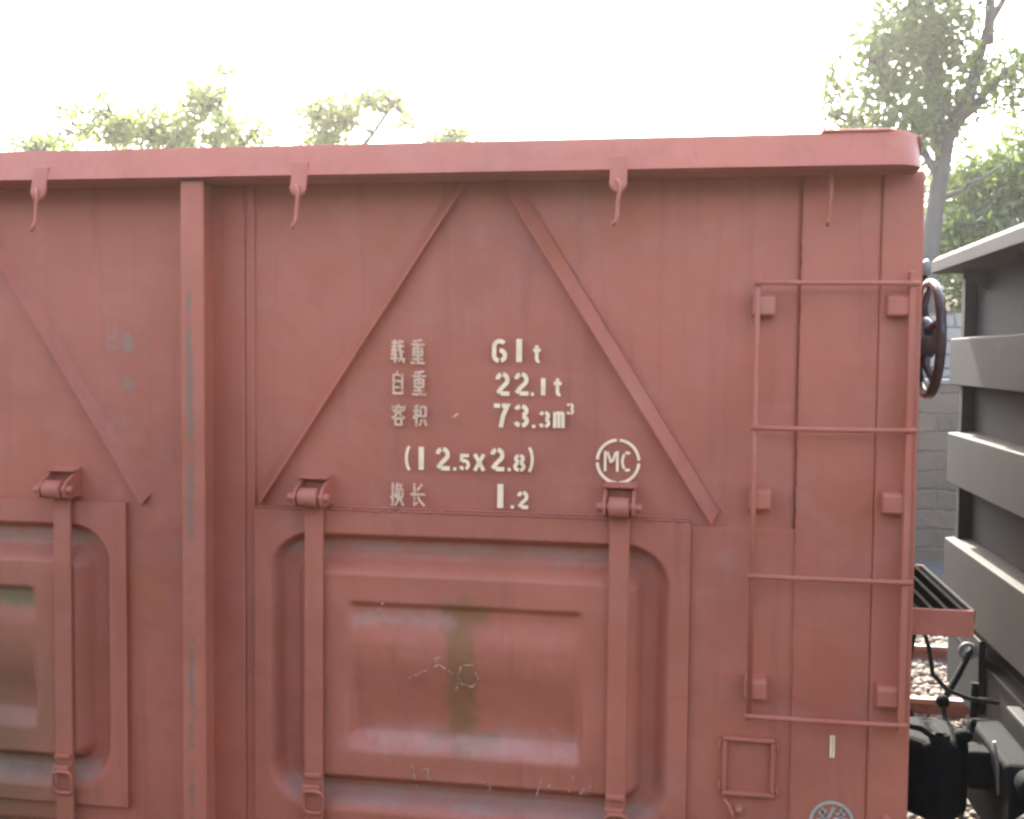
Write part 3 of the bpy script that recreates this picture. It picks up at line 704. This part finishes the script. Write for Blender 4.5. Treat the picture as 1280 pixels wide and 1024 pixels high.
# uncoupling lever with its crank, hoses, steps
u = MB().tube([(1.40, 5.52, 1.10), (1.36, 5.45, 1.075), (1.30, 5.38, .995), (1.235, 5.30, .925), (1.215, 5.27, .90)], .016, 10)
u.sphere((1.205, 5.26, .895), .032)
lev = u.build('uncoupling_lever', M_iron, K)
MB().tube([(1.205, 5.26, .89), (1.20, 5.15, .80), (1.215, 4.95, .78), (1.22, 4.80, .92), (1.22, 4.76, .97)], .012, 10).build('lever_crank', M_iron, lev)
MB().tube([(1.36+.035*math.cos(a), 5.47, 1.085+.035*math.sin(a)) for a in [2*math.pi*k/16 for k in range(16)]], .010, 8, closed=True).build('lever_eye', M_plate, lev)
MB().tube([(1.41, 5.2, .93), (1.33, 5.2, .93)], .012).tube([(1.33, 5.2, 1.01), (1.33, 5.2, .80)], .018).build('angle_cock', M_iron, K)
MB().tube([(1.38, 5.0, .98), (1.25, 4.98, 1.00), (1.16, 4.98, 1.03), (1.095, 4.98, 1.10), (1.075, 4.98, 1.22), (1.04, 4.95, 1.32), (.9, 4.9, 1.36), (.7, 4.8, 1.36), (.62, 4.8, 1.34)], .010, 8).build('brake_cable', M_hose, K)
MB().tube([(1.40, 4.25, .80), (1.33, 4.22, .82), (1.24, 4.2, .76), (1.20, 4.18, .62), (1.15, 4.2, .50), (1.06, 4.22, .46), (.97, 4.22, .50)], .026, 12).build('air_hose', M_hose, K)
MB().tube([(.60, 4.30, .80), (.66, 4.28, .83), (.76, 4.26, .78), (.82, 4.24, .64), (.88, 4.23, .52), (.97, 4.22, .50)], .026, 12).build('air_hose', M_hose, W)
MB().tube([(.60, 4.95, .96), (.70, 4.93, 1.0), (.86, 4.93, 1.0), (.98, 4.93, .965), (1.0, 4.9, .93), (.93, 4.9, .90), (.7, 4.9, .88)], .016, 10).build('lamp_cable', M_hose, W)
MB().tube([(.62, 4.55, .98), (.80, 4.52, 1.03), (.95, 4.50, 1.01), (1.02, 4.47, .97)], .012, 8).build('uncoupling_rod', M_iron, W)
MB().sphere((1.12, 4.52, .985), .035, 1, 1, .8).build('lock_lifter', M_iron, K)
MB().lathe([(0, -.05), (.05, -.05), (.055, -.03), (.055, .03), (.05, .05), (0, .05)], 'y', (1.30, 4.24, .90), 18).build('cut_out_cock', M_iron, K)
MB().box(1.355, 1.40, 4.1, 4.24, .86, .90).build('step_plate', M_plate, K, .006)
MB().tube([(1.22, 4.46, .99), (1.235, 4.46, .90), (1.24, 4.45, .78)], .007, 8).build('lift_chain', M_plate, K)
MB().tube([(1.41, 4.15, 1.0), (1.36, 4.0, .95), (1.36, 3.8, .95), (1.41, 3.7, 1.0)], .012, 8).build('end_handrail', M_iron, K)

# ------------------------------------------------------------------ inferred, unseen carriage added behind the viewer to shade the wagon's front
M_green = grey_paint('dark_green_carriage_paint', (0.022, 0.038, 0.028), (0.018, 0.032, 0.024))
PC = empty('added_shading_carriage', (-2.0, -3.7, 0.15), 'unseen dark green passenger carriage added behind the viewer, shading the red wagon from the front', 'passenger carriage')
MB().prism([(-5.2, .45), (-2.15, .45), (-2.10, 2.9), (-2.25, 3.55), (-2.8, 4.05), (-3.675, 4.25), (-4.55, 4.05), (-5.1, 3.55), (-5.25, 2.9)], 'x', -13, 11).build('body', M_green, PC, .02)
for k in range(11): MB().box(-12.2+k*2.1, -11.1+k*2.1, -2.102, -2.08, 1.95, 2.85).build('window', M_hose, PC, .01)
# ------------------------------------------------------------------ ground, tracks
def struct(o): return tag(o, kind='structure')
gm = MB()
GXs = np.concatenate([[-400, -120, -40], np.linspace(-16, 16, 33), [40, 120, 400]]); GYs = np.concatenate([[-300, -60, -10], np.linspace(-4, 14, 40)])
nx = len(GXs); gv = [(x, y, 0.0+(.02*math.sin(x*2+y) if -12 < x < 12 and 0 < y < 13 else 0)) for y in GYs for x in GXs]
gm.add(gv, [(j*nx+i, j*nx+i+1, (j+1)*nx+i+1, (j+1)*nx+i) for j in range(len(GYs)-1) for i in range(nx-1)], True)
struct(gm.build('ground', M_ground, fix=False))
# hillside behind the walls
Ys = np.concatenate([np.linspace(14.02, 17.9, 6), np.linspace(18.3, 44, 40), [80, 300]]); Xs = np.concatenate([[-400, -120], np.linspace(-45, 45, 91), [120, 400]])
def hz(x, y):
    if y < 18.1: return 2.13
    b = 3.15+3.6*ss(18.0, 34, y)+.0*x
    return float(b+.25*math.sin(.7*x+.5*y)+.15*math.sin(1.9*x-.8*y)) if y < 60 else 6.0
hv = [(x, y, hz(x, y)) for y in Ys for x in Xs]; nx = len(Xs)
hm = MB().add(hv, [(j*nx+i, j*nx+i+1, (j+1)*nx+i+1, (j+1)*nx+i) for j in range(len(Ys)-1) for i in range(nx-1)], True)
struct(hm.build('hill', M_hill, fix=False))
struct(MB().box(-45, 45, 14.45, 17.9, 2.139, 2.143).build('path', M_path))
wl = MB().box(-45, 45, 13.95, 14.4, -.2, 2.19)
wo = wl.build('retaining_wall', M_wall, None, .02); tag(wo, 'long grey stone block retaining wall running behind the tracks', 'wall')
MB().box(-45, 45, 13.93, 14.42, 2.192, 2.25).build('coping', M_wall2, wo, .01)
wo2 = MB().box(-45, 45, 17.95, 18.3, 2.0, 3.22).build('terrace_wall', M_wall2, None, .02); tag(wo2, 'low pale stone terrace wall above the path at the foot of the trees', 'wall')

def railmesh(y, x0, x1):
    p = [(-.066, 0), (.066, 0), (.066, .012), (.012, .03), (.010, .11), (.035, .125), (.035, .158), (-.035, .158), (-.035, .125), (-.010, .11), (-.012, .03), (-.066, .012)]
    return MB().prism([(y+a, b-.008) for a, b in p], 'x', x0, x1)
M_railrust = steel('rusty_rail_side', (0.20, 0.085, 0.055), .7)
for y, lab in ((3.93, 'steel rail under the near wheels of the wagons'), (5.37, 'steel rail under the far wheels of the wagons'), (7.75, 'near rusty rail of the empty track behind the wagons'), (9.19, 'far rusty rail of the empty track behind the wagons')):
    r_ = railmesh(y, -14, 15).build('rail', M_railrust, None, .004); tag(r_, lab, 'rail', 'rails of the two tracks')
    MB().box(-14, 15, y-.030, y+.030, .1505, .153).build('running_surface', M_rail, r_)
slp = None
for (yc, tr_) in ((8.47, 'empty track'),):
    for k in range(7):
        x = .6+k*.6
        if slp is None:
            slp = MB().box(-.11, .11, yc-1.25, yc+1.25, -.05, .004).build('sleeper', M_sleeper, None, .01); o = slp
        else: o = slp.copy(); C.objects.link(o)
        o.location = (x, 0, 0)
        tag(o, 'dark wooden sleeper bedded in ballast under the empty track', 'sleeper', 'sleepers of the empty track')
# ballast stones
def stones(n_, x0, x1, y0, y1, zf):
    base = np.array([(-1, -1, -.7), (1, -1, -.7), (1, 1, -.7), (-1, 1, -.7), (-.7, -.7, .7), (.8, -.6, .6), (.6, .8, .8), (-.8, .6, .6)], float)
    F = np.array([(0, 3, 2, 1), (4, 5, 6, 7), (0, 1, 5, 4), (1, 2, 6, 5), (2, 3, 7, 6), (3, 0, 4, 7)])
    V = np.empty((n_, 8, 3)); 
    for i in range(n_):
        s_ = rng.uniform(.016, .034)*np.array([1, rng.uniform(.6, 1.1), rng.uniform(.6, 1)]); a = rng.uniform(0, 6.28)
        v = (base+rng.uniform(-.25, .25, (8, 3)))*s_
        c_, s2 = math.cos(a), math.sin(a); v = np.stack([v[:, 0]*c_-v[:, 1]*s2, v[:, 0]*s2+v[:, 1]*c_, v[:, 2]], -1)
        x, y = rng.uniform(x0, x1), rng.uniform(y0, y1)
        V[i] = v+np.array([x, y, zf(x, y)+rng.uniform(-.01, .02)])
    Fa = (F[None]+8*np.arange(n_)[:, None, None]).reshape(-1, 4)
    return V.reshape(-1, 3), Fa
def arr_mesh(name, V, F, mat, smooth=False):
    me = bpy.data.meshes.new(name); k = F.shape[1]
    me.vertices.add(len(V)); me.vertices.foreach_set('co', V.astype(np.float32).ravel())
    me.loops.add(len(F)*k); me.loops.foreach_set('vertex_index', F.astype(np.int32).ravel())
    me.polygons.add(len(F)); me.polygons.foreach_set('loop_start', np.arange(0, len(F)*k, k, dtype=np.int32)); me.polygons.foreach_set('loop_total', np.full(len(F), k, dtype=np.int32))
    me.update(calc_edges=True); me.validate(); me.materials.append(mat)
    o = bpy.data.objects.new(name, me); C.objects.link(o); return o
V, F = stones(26000, -.5, 4.6, 3.3, 11.2, lambda x, y: .02+.0*x)
tag(arr_mesh('ballast', V, F, M_stone), kind='stuff')

# ------------------------------------------------------------------ trees and shrubs
def leaves(name, centres, size, mat, parent):
    n_ = len(centres)
    u = rng.normal(size=(n_, 3)); u /= np.linalg.norm(u, axis=1, keepdims=True)
    t = rng.normal(size=(n_, 3)); v = np.cross(u, t); v /= np.linalg.norm(v, axis=1, keepdims=True)
    s_ = (size*rng.uniform(.6, 1.3, n_))[:, None]
    c = np.asarray(centres)
    V = np.stack([c-u*s_, c+v*s_*.45+u*s_*.1, c+u*s_, c-v*s_*.45+u*s_*.1], 1).reshape(-1, 3)
    F = np.arange(4*n_).reshape(-1, 4)
    o = arr_mesh(name, V-np.array(parent.location), F, mat); o.parent = parent; return o
def limb_path(a, b, k=5, wob=.12):
    a, b = Vector(a), Vector(b); L = (b-a).length
    return [a+(b-a)*t+Vector(rng.normal(0, wob*L*.25, 3))*(math.sin(math.pi*t)) for t in [i/k for i in range(k+1)]]
def tree(base, trunk, limbs, clumps, n_leaf, size, mat, label, group='trees behind the wagons', name='broadleaf_tree', cat='tree', spread=.9, density_clump=38, r0=.17):
    """trunk: points; limbs: list of (start,end,r); clumps: (centre, radii) ellipsoids of foliage"""
    T = empty(name, base, label, cat, group)
    m = MB(); k = len(trunk)
    m.tube(trunk, [r0*(1-.45*i/(k-1)) for i in range(k)], 12)
    tips = []
    for a, b, r in limbs:
        p = limb_path(a, b, 6); m.tube(p, [r*(1-.75*i/6) for i in range(7)], 8); tips += p[2:]
    # twigs towards the clumps
    pts = []
    for (c, rd, wgt) in clumps:
        c = np.array(c, float); rd = np.array(rd, float)
        nsub = max(3, int(density_clump*wgt))
        for j in range(nsub):
            d = rng.normal(size=3); d /= np.linalg.norm(d); rr_ = rng.uniform(.25, 1)**.5
            q = c+d*rd*rr_
            src = min(tips, key=lambda t_: (t_-Vector(q)).length) if tips else Vector(trunk[-1])
            if (src-Vector(q)).length < 2.6:
                pp = limb_path(src, q, 4, .3); m.tube(pp, [.028, .022, .017, .012, .006], 5)
            nl = int(n_leaf*wgt/nsub/ max(1e-6, sum(w_ for _, _, w_ in clumps)))
            sg = spread*.28
            pts.append(q+rng.normal(0, sg, (nl, 3))*np.array([1, 1, .7]))
    m.build('trunk', M_bark, T)
    leaves('crown', np.concatenate(pts), size, mat, T)
    return T
# large tree right of the wagon end
tree((3.80, 18.5, 3.1), [(3.80, 18.5, 3.0), (3.82, 18.5, 4.2), (3.92, 18.5, 5.2), (4.05, 18.5, 6.0), (4.15, 18.5, 6.4)],
     [((4.10, 18.5, 6.2), (4.95, 18.3, 8.6), .13), ((4.15, 18.5, 6.3), (5.9, 18.8, 8.0), .09), ((3.98, 18.5, 5.7), (3.6, 18.6, 8.8), .12), ((3.95, 18.5, 5.4), (2.9, 18.5, 7.2), .08), ((4.6, 18.4, 7.5), (4.9, 18.2, 10.4), .09), ((3.9, 18.5, 5.0), (4.9, 18.2, 5.6), .05), ((4.8, 18.3, 8.2), (6.3, 18.4, 9.9), .07)],
     [((3.55, 18.5, 8.3), (.8, .9, 1.4), 1.5), ((2.95, 18.4, 7.2), (.55, .7, .75), .5), ((3.3, 18.5, 6.3), (.7, .7, .6), .45), ((4.05, 18.6, 7.0), (.4, .7, .9), .6), ((3.9, 18.5, 10.0), (1.5, 1.2, 1.0), 1.2), ((5.5, 18.5, 9.4), (.8, .8, .9), .5), ((5.2, 18.5, 6.9), (.7, .8, .5), .4), ((6.2, 18.6, 8.2), (.7, .8, 1.2), .8), ((4.6, 18.5, 9.5), (.6, .6, .9), .5)],
     15000, .085, M_leaf, 'tall green tree with forked trunk rising above the right end of the red wagon')
# denser tree behind and right
tree((6.0, 21, 3.8), [(6.0, 21, 3.6), (6.0, 21, 4.8), (5.9, 21, 5.6)],
     [((5.9, 21, 5.3), (4.9, 20.8, 6.2), .07), ((5.9, 21, 5.5), (6.9, 21, 6.9), .08)],
     [((5.3, 21, 5.6), (.8, 1., .6), 1.3), ((6.6, 21, 6.2), (.9, 1., .8), 1.6), ((5.0, 20.4, 4.5), (.7, .8, .5), .9), ((6.4, 21, 5.0), (.9, .8, .6), 1)],
     11000, .08, M_leaf, 'low dense tree between the forked tree and the top of the grey wagon', spread=1.1, r0=.12)
# pale trees behind the red wagon's top rail
tree((-9.7, 20.5, 3.6), [(-9.7, 20.5, 3.4), (-9.6, 20.5, 5.2), (-9.3, 20.5, 6.2)],
     [((-9.4, 20.5, 6.0), (-9.15, 20.5, 8.0), .09), ((-9.4, 20.5, 6.1), (-10.8, 20.5, 7.2), .08), ((-9.6, 20.5, 5.6), (-8.3, 20.5, 7.1), .07), ((-10.4, 20.5, 6.8), (-11.6, 20.5, 7.3), .05)],
     [((-10.4, 20.5, 7.0), (.65, .6, .45), 1.), ((-9.6, 20.5, 7.5), (.45, .5, .35), .6), ((-9.15, 20.5, 8.0), (.22, .3, .18), .12), ((-11.55, 20.4, 6.95), (.5, .5, .35), .75), ((-11.7, 20.4, 7.6), (.25, .3, .14), .14), ((-8.7, 20.5, 6.9), (.5, .5, .30), .45), ((-9.9, 20.5, 6.6), (1.0, .5, .3), .6), ((-12.5, 20.4, 7.4), (.3, .3, .12), .14), ((-12.6, 20.4, 6.7), (.25, .3, .15), .12)],
     4200, .085, M_leaf_pale, 'wide pale green tree showing above the left part of the wagon rail', spread=.62, r0=.14)
tree((-6.9, 20, 3.5), [(-6.9, 20, 3.3), (-6.8, 20, 5.2), (-6.6, 20, 6.2)],
     [((-6.7, 20, 6.0), (-5.3, 20, 7.45), .07), ((-6.7, 20, 6.1), (-7.1, 20, 7.5), .06)],
     [((-6.8, 20, 7.1), (.55, .5, .35), 1.), ((-5.9, 20, 7.35), (.5, .4, .22), .5), ((-7.0, 20, 6.6), (.6, .5, .3), .6), ((-5.35, 20, 6.9), (.3, .3, .12), .15)],
     2000, .08, M_leaf_pale, 'small yellowish tree peeping over the wagon rail, right of the wide pale tree', spread=.6, r0=.11)
tree((-4.75, 21, 3.8), [(-4.75, 21, 3.6), (-4.75, 21, 5.4), (-4.7, 21, 6.2)],
     [((-4.7, 21, 6.1), (-4.6, 21, 6.9), .05)], [((-4.8, 21, 6.75), (.55, .3, .18), 1.)],
     420, .08, M_leaf_pale, 'lowest pale tree, its tip just clearing the middle of the wagon rail', spread=.5, r0=.09)
tree((-14.2, 21.5, 3.9), [(-14.2, 21.5, 3.7), (-14.1, 21.5, 5.6), (-13.9, 21.5, 6.6)],
     [((-13.95, 21.5, 6.4), (-13.2, 21.5, 7.4), .06)], [((-13.9, 21.5, 6.9), (.5, .4, .2), 1.), ((-12.9, 21.5, 7.1), (.25, .3, .15), .3)],
     650, .08, M_leaf_pale, 'leftmost sparse pale tree above the wagon rail', spread=.5, r0=.1)
tree((2.15, 18.6, 3.1), [(2.15, 18.6, 3.0), (2.17, 18.6, 5.0), (2.13, 18.6, 6.6), (2.18, 18.6, 7.5)],
     [((2.15, 18.6, 6.4), (2.35, 18.6, 6.9), .02)], [((2.2, 18.6, 6.9), (.12, .15, .6), .6), ((2.5, 18.6, 6.35), (.4, .3, .2), .5)],
     330, .07, M_leaf_pale, 'thin upright sapling left of the forked tree', name='sapling', spread=.4, r0=.03)
# shrubs along the slope seen in the gap
def shrub(x, y, z, rx_, rz_, n_, mat, label):
    T = empty('shrub', (x, y, z), label, 'shrub', 'shrubs on the bank behind the tracks')
    m = MB()
    for k in range(6):
        a = rng.uniform(0, 6.28); m.tube(limb_path((x, y, z-.1), (x+rx_*.7*math.cos(a), y+rx_*.5*math.sin(a), z+rz_*rng.uniform(.8, 1.6)), 4), [.03, .025, .018, .012, .006], 5)
    m.build('stem', M_bark, T)
    q = []
    for k in range(14):
        d = rng.normal(size=3); d /= np.linalg.norm(d); c = np.array([x, y, z+rz_])+d*np.array([rx_, rx_*.8, rz_])*.8
        q.append(c+rng.normal(0, .16, (n_//14, 3)))
    leaves('foliage', np.concatenate(q), .065, mat, T)
for (x, y, z, a, b, n_, lab) in ((4.75, 18.9, 3.2, .55, .5, 1800, 'round green shrub at the wall beside the forked trunk, above the handwheel'), (5.9, 19.3, 3.4, .8, .65, 2200, 'wide green shrub behind the corner of the grey wagon cap'), (3.0, 19.5, 3.5, .6, .5, 1500, 'green shrub on the bank left of the forked trunk'), (4.4, 20.6, 3.9, .8, .55, 1900, 'green shrub higher on the bank behind the forked trunk')):
    shrub(x, y, z, a, b, n_, M_leaf, lab)

# ------------------------------------------------------------------ haze
HZ = MB().box(-60, 60, -12, 60, -1.2, 14).build('haze', bpy.data.materials.new('haze_air')); tag(HZ, kind='stuff')
hm_ = HZ.data.materials[0]; hm_.use_nodes = True; t = hm_.node_tree; t.nodes.clear()
ou = t.nodes.new('ShaderNodeOutputMaterial'); pv = t.nodes.new('ShaderNodeVolumePrincipled')
pv.inputs['Color'].default_value = (1.0, .97, .95, 1); pv.inputs['Density'].default_value = .0013; pv.inputs['Anisotropy'].default_value = .75
t.links.new(pv.outputs[0], ou.inputs['Volume'])
